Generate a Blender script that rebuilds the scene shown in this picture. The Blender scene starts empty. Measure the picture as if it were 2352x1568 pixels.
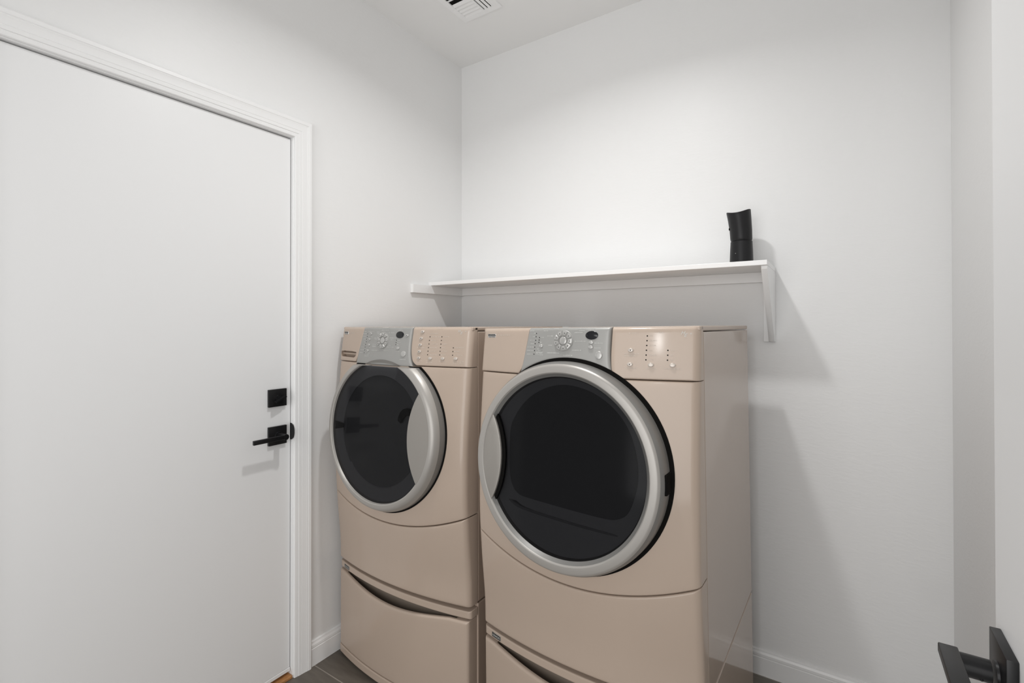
import bpy, bmesh, math, random
from mathutils import Vector, Matrix
random.seed(7)
scene = bpy.context.scene
COL = scene.collection
PI = math.pi
rad = math.radians

# ------------------------------------------------------------------ camera
cam_data = bpy.data.cameras.new('camera')
cam = bpy.data.objects.new('camera', cam_data)
COL.objects.link(cam)
scene.camera = cam
yaw, pitch, roll = 0.5873, 0.0058, -0.0011
cam.location = (1.7178, -2.0826, 1.3267)
fwd = Vector((-math.sin(yaw) * math.cos(pitch), math.cos(yaw) * math.cos(pitch), math.sin(pitch)))
rgt = Vector((math.cos(yaw), math.sin(yaw), 0))
upv = rgt.cross(fwd)
r2 = rgt * math.cos(roll) + upv * math.sin(roll)
u2 = r2.cross(fwd)
cam.rotation_euler = Matrix((r2, u2, -fwd)).transposed().to_euler()
cam_data.sensor_width = 36.0
cam_data.lens = 1122.3014 / 2352 * 36.0
cam_data.shift_y = (740.638 - 784.0) / 2352
cam_data.clip_start = 0.02

# ------------------------------------------------------------------ view, world, light
vs = scene.view_settings
vs.view_transform = 'Standard'
vs.look = 'None'
vs.gamma = 1.0
vs.use_curve_mapping = False
vs.exposure = 0.0

world = bpy.data.worlds.new('world')
scene.world = world
world.use_nodes = True
bg = world.node_tree.nodes['Background']
bg.inputs[0].default_value = (1.0, 0.997, 0.992, 1)
bg.inputs[1].default_value = 0.2

LAMP = (1.0, -1.03, 2.743)
ld = bpy.data.lights.new('ceiling_lamp_light', 'AREA')
ld.shape = 'DISK'
ld.size = 0.11
ld.spread = rad(150)
ld.energy = 10.0
ld.color = (1.0, 0.997, 0.988)
lo = bpy.data.objects.new('ceiling_lamp_light', ld)
lo.location = (LAMP[0], LAMP[1], LAMP[2] - 0.022)
COL.objects.link(lo)

hd = bpy.data.lights.new('hall_fill_light', 'AREA')   # unseen soft fill added behind the camera to brighten the room
hd.shape = 'RECTANGLE'
hd.size = 2.2
hd.size_y = 1.9
hd.energy = 38
hd.color = (1.0, 0.997, 0.99)
ho = bpy.data.objects.new('hall_fill_light', hd)
ho.location = (1.5, -3.5, 1.15)
ho.rotation_euler = (Vector((1.3, 0, 0.9)) - Vector(ho.location)).to_track_quat('-Z', 'Y').to_euler()
COL.objects.link(ho)
h2 = bpy.data.lights.new('hall_lamp_light', 'AREA')    # far lamp on the hall ceiling
h2.shape = 'DISK'
h2.size = 0.2
h2.energy = 7.0
h2.color = (1.0, 0.99, 0.97)
h2o = bpy.data.objects.new('hall_lamp_light', h2)
h2o.location = (1.365, -5.9, 2.56)
h2o.rotation_euler = (Vector((1.3, -0.8, 1.2)) - Vector(h2o.location)).to_track_quat('-Z', 'Y').to_euler()
COL.objects.link(h2o)

# ------------------------------------------------------------------ materials
def nt(m):
    m.use_nodes = True
    return m.node_tree, m.node_tree.nodes['Principled BSDF']


def mat(name, col, rough=0.5, metal=0.0, coat=0.0, bump=None, spec=0.5, vary=0.0, vscale=6.0, coat_r=0.08):
    """Principled material; bump = (scale, strength, distance); vary = noise amount in the base colour."""
    m = bpy.data.materials.new(name)
    t, p = nt(m)
    p.inputs['Base Color'].default_value = (*col, 1)
    p.inputs['Roughness'].default_value = rough
    p.inputs['Metallic'].default_value = metal
    p.inputs['Coat Weight'].default_value = coat
    p.inputs['Coat Roughness'].default_value = coat_r
    p.inputs['Specular IOR Level'].default_value = spec
    tc = t.nodes.new('ShaderNodeTexCoord')
    if vary:
        n = t.nodes.new('ShaderNodeTexNoise')
        n.inputs['Scale'].default_value = vscale
        n.inputs['Detail'].default_value = 4
        r = t.nodes.new('ShaderNodeValToRGB')
        r.color_ramp.elements[0].position = 0.3
        r.color_ramp.elements[1].position = 0.7
        r.color_ramp.elements[0].color = (*[c * (1 - vary) for c in col], 1)
        r.color_ramp.elements[1].color = (*[min(1, c * (1 + vary)) for c in col], 1)
        t.links.new(tc.outputs['Object'], n.inputs['Vector'])
        t.links.new(n.outputs['Fac'], r.inputs['Fac'])
        t.links.new(r.outputs['Color'], p.inputs['Base Color'])
    if bump:
        n = t.nodes.new('ShaderNodeTexNoise')
        n.inputs['Scale'].default_value = bump[0]
        n.inputs['Detail'].default_value = 3
        b = t.nodes.new('ShaderNodeBump')
        b.inputs['Strength'].default_value = bump[1]
        b.inputs['Distance'].default_value = bump[2]
        t.links.new(tc.outputs['Object'], n.inputs['Vector'])
        t.links.new(n.outputs['Fac'], b.inputs['Height'])
        t.links.new(b.outputs['Normal'], p.inputs['Normal'])
    return m


def wall_material(name, col, strength=0.13):
    """Painted plaster with a hand-trowelled knock-down texture."""
    m = bpy.data.materials.new(name)
    t, p = nt(m)
    p.inputs['Base Color'].default_value = (*col, 1)
    p.inputs['Roughness'].default_value = 0.42
    p.inputs['Specular IOR Level'].default_value = 0.35
    tc = t.nodes.new('ShaderNodeTexCoord')
    n1 = t.nodes.new('ShaderNodeTexNoise')
    n1.inputs['Scale'].default_value = 34
    n1.inputs['Detail'].default_value = 5
    n1.inputs['Distortion'].default_value = 0.7
    r1 = t.nodes.new('ShaderNodeValToRGB')
    r1.color_ramp.elements[0].position = 0.47
    r1.color_ramp.elements[1].position = 0.56
    n2 = t.nodes.new('ShaderNodeTexNoise')
    n2.inputs['Scale'].default_value = 5
    mx = t.nodes.new('ShaderNodeMath')
    mx.operation = 'MULTIPLY'
    b = t.nodes.new('ShaderNodeBump')
    b.inputs['Strength'].default_value = strength
    b.inputs['Distance'].default_value = 0.0016
    mp = t.nodes.new('ShaderNodeMapping')
    mp.inputs['Scale'].default_value = (0.75, 0.75, 2.0)
    t.links.new(tc.outputs['Object'], mp.inputs['Vector'])
    for n in (n1, n2):
        t.links.new(mp.outputs['Vector'], n.inputs['Vector'])
    t.links.new(n1.outputs['Fac'], r1.inputs['Fac'])
    t.links.new(r1.outputs['Color'], mx.inputs[0])
    t.links.new(n2.outputs['Fac'], mx.inputs[1])
    t.links.new(mx.outputs[0], b.inputs['Height'])
    t.links.new(b.outputs['Normal'], p.inputs['Normal'])
    return m


def floor_material():
    m = bpy.data.materials.new('grey_plank_floor')
    t, p = nt(m)
    tc = t.nodes.new('ShaderNodeTexCoord')
    mp = t.nodes.new('ShaderNodeMapping')
    mp.inputs['Location'].default_value = (0.37, 0.915, 0)
    br = t.nodes.new('ShaderNodeTexBrick')
    br.inputs['Scale'].default_value = 1.0
    br.inputs['Brick Width'].default_value = 0.62
    br.inputs['Row Height'].default_value = 0.18
    br.inputs['Mortar Size'].default_value = 0.0022
    br.inputs['Mortar Smooth'].default_value = 0.2
    br.inputs['Bias'].default_value = 0.0
    br.inputs['Color1'].default_value = (0.115, 0.102, 0.088, 1)
    br.inputs['Color2'].default_value = (0.21, 0.195, 0.175, 1)
    br.inputs['Mortar'].default_value = (0.29, 0.27, 0.245, 1)
    n = t.nodes.new('ShaderNodeTexNoise')
    n.inputs['Scale'].default_value = 9
    n.inputs['Detail'].default_value = 8
    mp2 = t.nodes.new('ShaderNodeMapping')
    mp2.inputs['Scale'].default_value = (1.0, 5.0, 1.0)
    r = t.nodes.new('ShaderNodeValToRGB')
    r.color_ramp.elements[0].color = (0.55, 0.53, 0.50, 1)
    r.color_ramp.elements[1].color = (1.45, 1.42, 1.38, 1)
    mul = t.nodes.new('ShaderNodeMixRGB')
    mul.blend_type = 'MULTIPLY'
    mul.inputs['Fac'].default_value = 1.0
    t.links.new(tc.outputs['Object'], mp.inputs['Vector'])
    t.links.new(mp.outputs['Vector'], br.inputs['Vector'])
    t.links.new(tc.outputs['Object'], mp2.inputs['Vector'])
    t.links.new(mp2.outputs['Vector'], n.inputs['Vector'])
    t.links.new(n.outputs['Fac'], r.inputs['Fac'])
    t.links.new(br.outputs['Color'], mul.inputs['Color1'])
    t.links.new(r.outputs['Color'], mul.inputs['Color2'])
    t.links.new(mul.outputs['Color'], p.inputs['Base Color'])
    p.inputs['Roughness'].default_value = 0.5
    return m


def smoked_glass(name, tint, rough=0.03, ior=1.45):
    """Thin dark pane: tinted see-through with a mirror skin."""
    m = bpy.data.materials.new(name)
    m.use_nodes = True
    t = m.node_tree
    t.nodes.clear()
    o = t.nodes.new('ShaderNodeOutputMaterial')
    tr = t.nodes.new('ShaderNodeBsdfTransparent')
    tr.inputs['Color'].default_value = (*tint, 1)
    gl = t.nodes.new('ShaderNodeBsdfGlossy')
    gl.inputs['Roughness'].default_value = rough
    fr = t.nodes.new('ShaderNodeFresnel')
    fr.inputs['IOR'].default_value = ior
    mx = t.nodes.new('ShaderNodeMixShader')
    t.links.new(fr.outputs[0], mx.inputs[0])
    t.links.new(tr.outputs[0], mx.inputs[1])
    t.links.new(gl.outputs[0], mx.inputs[2])
    t.links.new(mx.outputs[0], o.inputs['Surface'])
    return m


def emit_material(name, col, strength):
    m = bpy.data.materials.new(name)
    t, p = nt(m)
    p.inputs['Base Color'].default_value = (0.9, 0.9, 0.9, 1)
    p.inputs['Emission Color'].default_value = (*col, 1)
    p.inputs['Emission Strength'].default_value = strength
    return m


M_WALL = wall_material('wall_paint', (0.86, 0.86, 0.857))
M_CEIL = wall_material('ceiling_paint', (0.87, 0.869, 0.862), 0.10)
M_TRIM = mat('white_trim_paint', (0.90, 0.90, 0.898), 0.32, bump=(160, 0.04, 0.0005))
M_DOORP = mat('white_door_paint', (0.87, 0.872, 0.874), 0.38, bump=(220, 0.05, 0.0004))
M_FLOOR = floor_material()
M_WOOD = mat('threshold_oak', (0.42, 0.20, 0.075), 0.4, vary=0.35, vscale=30)
M_BLACKM = mat('black_hardware', (0.009, 0.009, 0.010), 0.36, metal=0.1, spec=0.4, bump=(400, 0.03, 0.0003))
M_BLACKP = mat('black_plastic', (0.008, 0.008, 0.009), 0.42, spec=0.35, bump=(900, 0.08, 0.0003))
M_DARK = mat('dark_gap', (0.006, 0.0055, 0.005), 0.9, spec=0.1, bump=(300, 0.05, 0.0005))
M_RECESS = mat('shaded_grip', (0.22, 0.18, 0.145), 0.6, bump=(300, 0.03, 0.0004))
M_RUBBER = mat('black_rubber', (0.01, 0.01, 0.01), 0.45, bump=(500, 0.05, 0.0004))
M_CHAMP = mat('champagne_enamel', (0.495, 0.396, 0.322), 0.42, metal=0.0, coat=0.45, spec=0.3, vary=0.015, vscale=3.0, coat_r=0.12)
M_CHAMPS = mat('champagne_cabinet', (0.46, 0.36, 0.290), 0.40, metal=0.0, coat=0.8, spec=0.35, vary=0.015, vscale=3.0, coat_r=0.07)
M_SILV = mat('silver_plastic', (0.36, 0.355, 0.34), 0.42, metal=0.2, bump=(1500, 0.03, 0.0002))
M_SILVD = mat('grey_plastic', (0.225, 0.212, 0.195), 0.42, metal=0.3, bump=(1500, 0.03, 0.0002))
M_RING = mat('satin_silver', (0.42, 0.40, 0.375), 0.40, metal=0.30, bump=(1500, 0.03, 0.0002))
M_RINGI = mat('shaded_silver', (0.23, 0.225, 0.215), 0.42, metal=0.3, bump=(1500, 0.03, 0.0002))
M_BTN = mat('silver_button', (0.47, 0.462, 0.445), 0.32, metal=0.35, coat=0.4, bump=(1500, 0.02, 0.0002))
M_BTNC = mat('champagne_button', (0.57, 0.51, 0.455), 0.32, metal=0.2, coat=0.4, bump=(1500, 0.02, 0.0002))
M_DISP = mat('display_window', (0.008, 0.008, 0.010), 0.22, bump=(900, 0.02, 0.0002))
M_PRINT = mat('white_print', (0.62, 0.62, 0.595), 0.6, bump=(900, 0.02, 0.0001))
M_PRINTC = mat('pale_print', (0.68, 0.60, 0.525), 0.6, bump=(900, 0.02, 0.0001))
M_BADGE = mat('badge_chrome', (0.62, 0.61, 0.59), 0.25, metal=0.8, bump=(900, 0.02, 0.0002))
M_BADGEK = mat('badge_black', (0.03, 0.03, 0.03), 0.35, bump=(900, 0.02, 0.0002))
M_GLASSW = smoked_glass('smoked_glass', (0.34, 0.34, 0.35), 0.06, 1.22)
M_GLASSD = smoked_glass('dark_smoked_glass', (0.34, 0.34, 0.35), 0.10, 1.16)
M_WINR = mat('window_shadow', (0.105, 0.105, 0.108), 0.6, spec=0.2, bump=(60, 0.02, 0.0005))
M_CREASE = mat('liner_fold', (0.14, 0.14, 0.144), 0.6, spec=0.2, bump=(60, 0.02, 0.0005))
M_HOOK = mat('black_hook', (0.004, 0.004, 0.004), 0.6, spec=0.1, bump=(300, 0.03, 0.0004))
M_PULL = mat('satin_pull', (0.325, 0.305, 0.28), 0.42, metal=0.2, bump=(1500, 0.03, 0.0002))
M_LINERD = mat('dark_door_liner', (0.20, 0.20, 0.205), 0.5, bump=(700, 0.04, 0.0004))
M_LINER = mat('door_liner_grey', (0.27, 0.27, 0.276), 0.5, bump=(700, 0.04, 0.0004))
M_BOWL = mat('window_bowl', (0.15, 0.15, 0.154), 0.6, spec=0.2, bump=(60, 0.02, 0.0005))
M_LENS = emit_material('lamp_lens', (1.0, 0.97, 0.93), 6.0)
M_LEDW = mat('grey_dot', (0.45, 0.45, 0.45), 0.4, bump=(900, 0.02, 0.0002))


# ------------------------------------------------------------------ object helpers
def finish(name, bm, m, parent=None, angle=35, mats=None):
    bmesh.ops.recalc_face_normals(bm, faces=bm.faces[:])
    me = bpy.data.meshes.new(name)
    bm.to_mesh(me)
    bm.free()
    for k in (mats or [m]):
        me.materials.append(k)
    for p in me.polygons:
        p.use_smooth = True
    me.set_sharp_from_angle(angle=rad(angle))
    o = bpy.data.objects.new(name, me)
    COL.objects.link(o)
    if parent is not None:
        o.parent = parent
    return o


def thing(name, label, cat, loc=(0, 0, 0), rot=None, group=None):
    o = bpy.data.objects.new(name, None)
    o.empty_display_size = 0.1
    COL.objects.link(o)
    o.location = loc
    if rot is not None:
        o.rotation_euler = rot
    o['label'] = label
    o['category'] = cat
    if group:
        o['group'] = group
    return o


def struct(o):
    o['kind'] = 'structure'
    return o


def add_box(bm, x0, x1, y0, y1, z0, z1, bev=0.0, seg=2):
    vs_ = [bm.verts.new((x, y, z)) for x in (x0, x1) for y in (y0, y1) for z in (z0, z1)]
    q = [(0, 1, 3, 2), (4, 6, 7, 5), (0, 4, 5, 1), (2, 3, 7, 6), (0, 2, 6, 4), (1, 5, 7, 3)]
    fs = [bm.faces.new([vs_[i] for i in f]) for f in q]
    if bev:
        es = list({e for f in fs for e in f.edges})
        bmesh.ops.bevel(bm, geom=es, offset=bev, segments=seg, profile=0.5, affect='EDGES')


def box(name, x0, x1, y0, y1, z0, z1, m, parent=None, bev=0.0, seg=2):
    bm = bmesh.new()
    add_box(bm, x0, x1, y0, y1, z0, z1, bev, seg)
    return finish(name, bm, m, parent, 14)


def add_prism(bm, pts, a0, a1, axis):
    """Extrude a 2-D polygon along an axis: axis 0 -> pts are (y,z); 1 -> (x,z); 2 -> (x,y)."""
    def co(p, a):
        return ((a, p[0], p[1]), (p[0], a, p[1]), (p[0], p[1], a))[axis]
    A = [bm.verts.new(co(p, a0)) for p in pts]
    B = [bm.verts.new(co(p, a1)) for p in pts]
    bm.faces.new(A)
    bm.faces.new(B[::-1])
    n = len(pts)
    for i in range(n):
        bm.faces.new((A[i], A[(i + 1) % n], B[(i + 1) % n], B[i]))


def add_tube(bm, p0, p1, r0, r1=None, seg=24, cap=True):
    p0, p1 = Vector(p0), Vector(p1)
    r1 = r0 if r1 is None else r1
    d = (p1 - p0).normalized()
    a = d.orthogonal().normalized()
    b = d.cross(a)
    A, B = [], []
    for i in range(seg):
        t = 2 * PI * i / seg
        v = a * math.cos(t) + b * math.sin(t)
        A.append(bm.verts.new(p0 + v * r0))
        B.append(bm.verts.new(p1 + v * r1))
    for i in range(seg):
        bm.faces.new((A[i], A[(i + 1) % seg], B[(i + 1) % seg], B[i]))
    if cap:
        bm.faces.new(A[::-1])
        bm.faces.new(B)


def sweep_profile(name, path, prof, m, parent=None):
    """Sweep a (across, out) profile along a mitred path in the wall plane x=0; path points are (y,z); 'across' is to the
    left of travel, 'out' is +x."""
    bm = bmesh.new()
    P = [Vector(p) for p in path]
    rings = []
    for i, p in enumerate(P):
        if i == 0:
            d = (P[1] - P[0]).normalized()
            n = Vector((-d.y, d.x))
        elif i == len(P) - 1:
            d = (P[-1] - P[-2]).normalized()
            n = Vector((-d.y, d.x))
        else:
            n1 = (P[i] - P[i - 1]).normalized()
            n2 = (P[i + 1] - P[i]).normalized()
            a, b = Vector((-n1.y, n1.x)), Vector((-n2.y, n2.x))
            n = (a + b) / (1 + a.dot(b))
        rings.append([bm.verts.new((o, p.x + n.x * a, p.y + n.y * a)) for a, o in prof])
    for A, B in zip(rings, rings[1:]):
        k = len(A)
        for j in range(k):
            bm.faces.new((A[j], A[(j + 1) % k], B[(j + 1) % k], B[j]))
    bm.faces.new(rings[0][::-1])
    bm.faces.new(rings[-1])
    return finish(name, bm, m, parent, angle=20)


# ------------------------------------------------------------------ the room
XR, YF, H = 2.024, -2.075, 2.743
DY0, DY1, DZ = -0.9994, -1.829, 2.043         # left-wall doorway (casing edge)
bm = bmesh.new()                                # left wall with a doorway hole
add_box(bm, -0.12, 0, DY0 + 0.006, 0, 0, H)
add_box(bm, -0.12, 0, DY1 - 0.006, DY0 + 0.006, DZ + 0.006, H)
add_box(bm, -0.12, 0, YF - 0.12, DY1 - 0.006, 0, H)
struct(finish('wall_left', bm, M_WALL))
struct(box('wall_back', -0.12, XR + 0.12, 0, 0.12, 0, H, M_WALL))
struct(box('wall_right', XR, XR + 0.12, YF - 0.12, 0, 0, H, M_WALL))
struct(box('floor', -0.12, XR + 0.12, -2.6, 0.0, -0.06, 0.0, M_FLOOR))
struct(box('ceiling', -0.12, XR + 0.12, -3.2, 0.12, H, H + 0.08, M_CEIL))

# baseboards: tall flat board with a moulded cap
BB = [(0, 0), (0.0125, 0), (0.0125, 0.066), (0.0110, 0.0675), (0.0110, 0.070), (0.0118, 0.072), (0.0112, 0.080),
      (0.0075, 0.087), (0.0065, 0.0925), (0.003, 0.0945), (0, 0.0945)]


def baseboard(name, run, a0, a1):
    bm = bmesh.new()
    if run == 'left':
        add_prism(bm, [(d, z) for d, z in BB], a0, a1, 1)
    elif run == 'back':
        add_prism(bm, [(-d, z) for d, z in BB], a0, a1, 0)
    else:
        add_prism(bm, [(XR - d, z) for d, z in BB], a0, a1, 1)
    return struct(finish(name, bm, M_TRIM, angle=15))


baseboard('baseboard_left', 'left', -0.931, 0.0)
baseboard('baseboard_back', 'back', 0.0, XR)
baseboard('baseboard_right', 'right', YF, 0.0)

# door casing on the left wall: stepped colonial profile, mitred at the corners
CAS = [(0.0, 0.0), (0.0, 0.0085), (0.002, 0.0105), (0.012, 0.0125), (0.0135, 0.0112), (0.0150, 0.0135), (0.024, 0.0150), (0.0255, 0.0138),
       (0.0275, 0.0150), (0.043, 0.0165), (0.050, 0.0185), (0.0515, 0.0172), (0.054, 0.0190), (0.064, 0.0195), (0.0680, 0.0165), (0.0680, 0.0)]
CASR = CAS
path = [(DY1, 0.0), (DY1, DZ), (DY0, DZ), (DY0, 0.0)]
struct(sweep_profile('trim_1', path, CASR, M_TRIM))
# jamb lining of that doorway
bm = bmesh.new()
add_box(bm, -0.12, 0.002, DY0 - 0.0035, DY0 + 0.0055, 0.0, DZ + 0.005)
add_box(bm, -0.12, 0.002, DY1 - 0.0055, DY1 + 0.0035, 0.0, DZ + 0.005)
add_box(bm, -0.12, 0.002, DY1 + 0.0035, DY0 - 0.0035, DZ - 0.0035, DZ + 0.005)
add_box(bm, -0.075, -0.056, DY0 - 0.0145, DY0 - 0.0035, 0.02, DZ - 0.0035)   # stops
add_box(bm, -0.075, -0.056, DY1 + 0.0035, DY1 + 0.0145, 0.02, DZ - 0.0035)
add_box(bm, -0.075, -0.056, DY1 + 0.0035, DY0 - 0.0035, DZ - 0.0145, DZ - 0.0035)
jamb = struct(finish('trim_2', bm, M_TRIM))
bm = bmesh.new()                                # half-round lip of the latch strike
pts = [(-0.012, 0.8965)]
for i in range(17):
    t = -PI / 2 + PI * i / 16
    pts.append((-0.006 + 0.0195 * math.cos(t), 0.9275 + 0.0310 * math.sin(t)))
pts.append((-0.012, 0.9585))
add_prism(bm, pts, DY0 - 0.0050, DY0 - 0.0032, 1)
finish('strike_plate', bm, M_BLACKM, jamb)
# threshold seen in the gap under the door
struct(box('trim_3', -0.12, 0.006, DY1 + 0.0035, DY0 - 0.0035, 0.0, 0.012, M_WOOD, bev=0.003))

# the closed flush door in the left wall
dz0 = 0.026
door1 = struct(box('door_1', -0.053, -0.0095, DY1 + 0.0065, DY0 - 0.0062, dz0 + 0.013, DZ - 0.0075, M_DOORP, bev=0.0015))
box('door_sweep', -0.053, -0.0078, DY1 + 0.0065, DY0 - 0.0062, dz0 - 0.001, dz0 + 0.012, M_TRIM, door1, bev=0.001)
XD = -0.0095
bm = bmesh.new()
add_box(bm, XD, XD + 0.0105, -1.0945, -1.0255, 1.0290, 1.0930, 0.0012)
db = finish('deadbolt', bm, M_BLACKM, door1)
bm = bmesh.new()
add_tube(bm, (XD + 0.0105, -1.060, 1.060), (XD + 0.0185, -1.060, 1.060), 0.0125, 0.0115)
add_prism(bm, [(-1.0810, 1.0500), (-1.0785, 1.0460), (-1.0385, 1.0640), (-1.0410, 1.0685)], XD + 0.0175, XD + 0.034, 0)
finish('thumb_turn', bm, M_BLACKM, db)
bm = bmesh.new()
add_box(bm, XD, XD + 0.0105, -1.0945, -1.0250, 0.8885, 0.9565, 0.0012)
lv = finish('lever_rose', bm, M_BLACKM, door1)
bm = bmesh.new()
add_tube(bm, (XD + 0.0105, -1.0585, 0.9225), (XD + 0.0150, -1.0585, 0.9225), 0.0145, 0.013, 32)
add_tube(bm, (XD + 0.0140, -1.0585, 0.9225), (XD + 0.0620, -1.0585, 0.9225), 0.0105, 0.0105, 32)
finish('lever_neck', bm, M_BLACKM, lv)
bm = bmesh.new()
add_box(bm, XD + 0.0500, XD + 0.0600, -1.176, -1.0585, 0.9145, 0.9300, 0.0015)
finish('lever_handle', bm, M_BLACKM, lv)
# entry door, swung open against the right wall (hinged on the front wall beside the camera)
door2 = struct(box('door_2', 1.870, 1.905, YF + 0.012, -1.294, 0.012, 2.04, M_DOORP, bev=0.0015))
bm = bmesh.new()
add_box(bm, 1.8602, 1.870, -1.385, -1.317, 0.9165, 0.9845, 0.0010)
rs = finish('lever_rose', bm, M_BLACKM, door2)
bm = bmesh.new()
add_tube(bm, (1.8605, -1.351, 0.9500), (1.8580, -1.351, 0.9500), 0.0132, 0.0125, 32)
add_tube(bm, (1.8550, -1.351, 0.9500), (1.8285, -1.351, 0.9500), 0.0116, 0.0116, 32)
add_tube(bm, (1.8460, -1.3600, 0.9438), (1.8460, -1.3615, 0.9428), 0.0020, 0.0012, 12)
finish('lever_neck', bm, M_BLACKM, rs)
bm = bmesh.new()
add_box(bm, 1.8125, 1.8300, -1.470, -1.3400, 0.9515, 0.9622, 0.0014)
finish('lever_handle', bm, M_BLACKM, rs)

# ------------------------------------------------------------------ ceiling vent
VX0, VX1, VY0, VY1 = 0.280, 0.488, -0.700, -0.312
vent = thing('ceiling_vent', 'white metal air vent with dark louvre slots set in the ceiling', 'vent', (VX0, VY1, H))
VW, VL = VX1 - VX0, VY1 - VY0
bm = bmesh.new()
f = 0.026
for (x0, x1, y0, y1) in ((0, VW, -f, 0), (0, VW, -VL, -VL + f), (0, f, -VL + f, -f), (VW - f, VW, -VL + f, -f)):
    add_box(bm, x0, x1, y0, y1, -0.006, 0)
add_box(bm, 0.122, 0.129, -VL + f, -f, -0.006, -0.001)
finish('vent_frame', bm, M_TRIM, vent)
box('duct_opening', 0.02, VW - 0.02, -VL + 0.02, -0.02, -0.0012, -0.0004, M_DARK, vent)


def slat(x0, x1, y0, y1, tilt_x, tilt_y):
    bm = bmesh.new()
    cx, cy = (x0 + x1) / 2, (y0 + y1) / 2
    pts = [(x0, y0), (x1, y0), (x1, y1), (x0, y1)]
    A = [bm.verts.new((x, y, -0.0035 + (x - cx) * tilt_x + (y - cy) * tilt_y)) for x, y in pts]
    B = [bm.verts.new((x, y, -0.0025 + (x - cx) * tilt_x + (y - cy) * tilt_y)) for x, y in pts]
    bm.faces.new(A)
    bm.faces.new(B[::-1])
    for i in range(4):
        bm.faces.new((A[i], A[(i + 1) % 4], B[(i + 1) % 4], B[i]))
    finish('louvre_slat', bm, M_TRIM, vent)


for k in range(5):                               # far group: blades facing the corner, seen almost closed
    y = -0.0275 - k * 0.0205
    slat(f, 0.122, y - 0.0155, y + 0.0020, 0, -0.25)
for k in range(9):                               # near group: blades turned the other way, dark slots
    y = -0.150 - k * 0.0240
    slat(f, 0.122, y - 0.0110, y + 0.0010, 0, 0.25)
for k in range(3):                               # side group: long blades along the frame
    x = 0.134 + k * 0.0185
    slat(x, x + 0.0115, -VL + f, -f, 0.22, 0)

# ------------------------------------------------------------------ ceiling lamp (just above the frame)
lamp = thing('ceiling_lamp', 'round white recessed lamp in the middle of the ceiling', 'lamp', LAMP)
bm = bmesh.new()
prof = [(0.060, -0.001), (0.062, -0.008), (0.074, -0.009), (0.082, -0.004), (0.083, 0.0)]
n = 48
rg = [[bm.verts.new((r * math.cos(2 * PI * i / n), r * math.sin(2 * PI * i / n), z)) for i in range(n)] for r, z in prof]
for A, B in zip(rg, rg[1:]):
    for i in range(n):
        bm.faces.new((A[i], A[(i + 1) % n], B[(i + 1) % n], B[i]))
finish('lamp_trim', bm, M_TRIM, lamp)
bm = bmesh.new()
bm.faces.new([bm.verts.new((0.0605 * math.cos(2 * PI * i / n), 0.0605 * math.sin(2 * PI * i / n), -0.004)) for i in range(n)])
finish('lamp_lens', bm, M_LENS, lamp)

# ------------------------------------------------------------------ wall shelf
shelf = thing('wall_shelf', 'long white wooden wall shelf above the washer and dryer', 'shelf', (0, 0, 1.5276))
SX = 1.5247
box('shelf_board', 0.0, SX, -0.2633, -0.0005, 0.0, 0.0168, M_TRIM, shelf, bev=0.0012)
box('back_cleat', 0.019, 1.4858, -0.019, -0.0005, -0.0386, -0.0002, M_TRIM, shelf, bev=0.0008)
box('side_cleat', 0.0005, 0.019, -0.389, -0.0005, -0.0410, -0.0002, M_TRIM, shelf, bev=0.0008)
br = box('bracket', 1.4862, 1.5246, -0.0185, -0.0005, -0.2630, -0.0002, M_TRIM, shelf, bev=0.0008)
bm = bmesh.new()
add_prism(bm, [(-0.0185, -0.0002), (-0.2500, -0.0002), (-0.2500, -0.0120), (-0.0330, -0.2620), (-0.0185, -0.2620)], 1.5050, 1.5244, 0)
bmesh.ops.bevel(bm, geom=bm.edges[:], offset=0.0008, segments=1, affect='EDGES')
finish('gusset', bm, M_TRIM, br)

# ------------------------------------------------------------------ black canister on the shelf
ZS = 1.5276 + 0.0168
can = thing('tall_canister', 'tall black canister with a scooped slanting top standing on the white shelf', 'canister', (1.4255, -0.120, ZS))
n = 64


def ringset(bm, rows):
    R = []
    for row in rows:
        R.append([bm.verts.new(row(2 * PI * i / n)) for i in range(n)])
    for A, B in zip(R, R[1:]):
        for i in range(n):
            bm.faces.new((A[i], A[(i + 1) % n], B[(i + 1) % n], B[i]))
    return R


def rnd(cx, r, z):
    return lambda t: (cx + r * math.cos(t), r * math.sin(t), z)


bm = bmesh.new()
R = ringset(bm, [rnd(0, 0.0385, 0), rnd(0, 0.0398, 0.0015), rnd(0, 0.0400, 0.004), rnd(0, 0.0385, 0.05), rnd(0.0002, 0.0367, 0.0885),
                 rnd(0.0002, 0.0345, 0.0905)])
bm.faces.new(R[0][::-1])
bm.faces.new(R[-1])
cbase = finish('canister_base', bm, M_BLACKP, can)
bm = bmesh.new()


def rim(cx, r, dz):
    def f_(t):
        x, y = r * math.cos(t), r * math.sin(t)
        zz = 0.2030 + 0.0022 * math.cos(t) - (0.0115 if y < 0 else 0.0050) * math.sin(t) ** 2 + dz
        return (cx + x, y, zz)
    return f_


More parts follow.
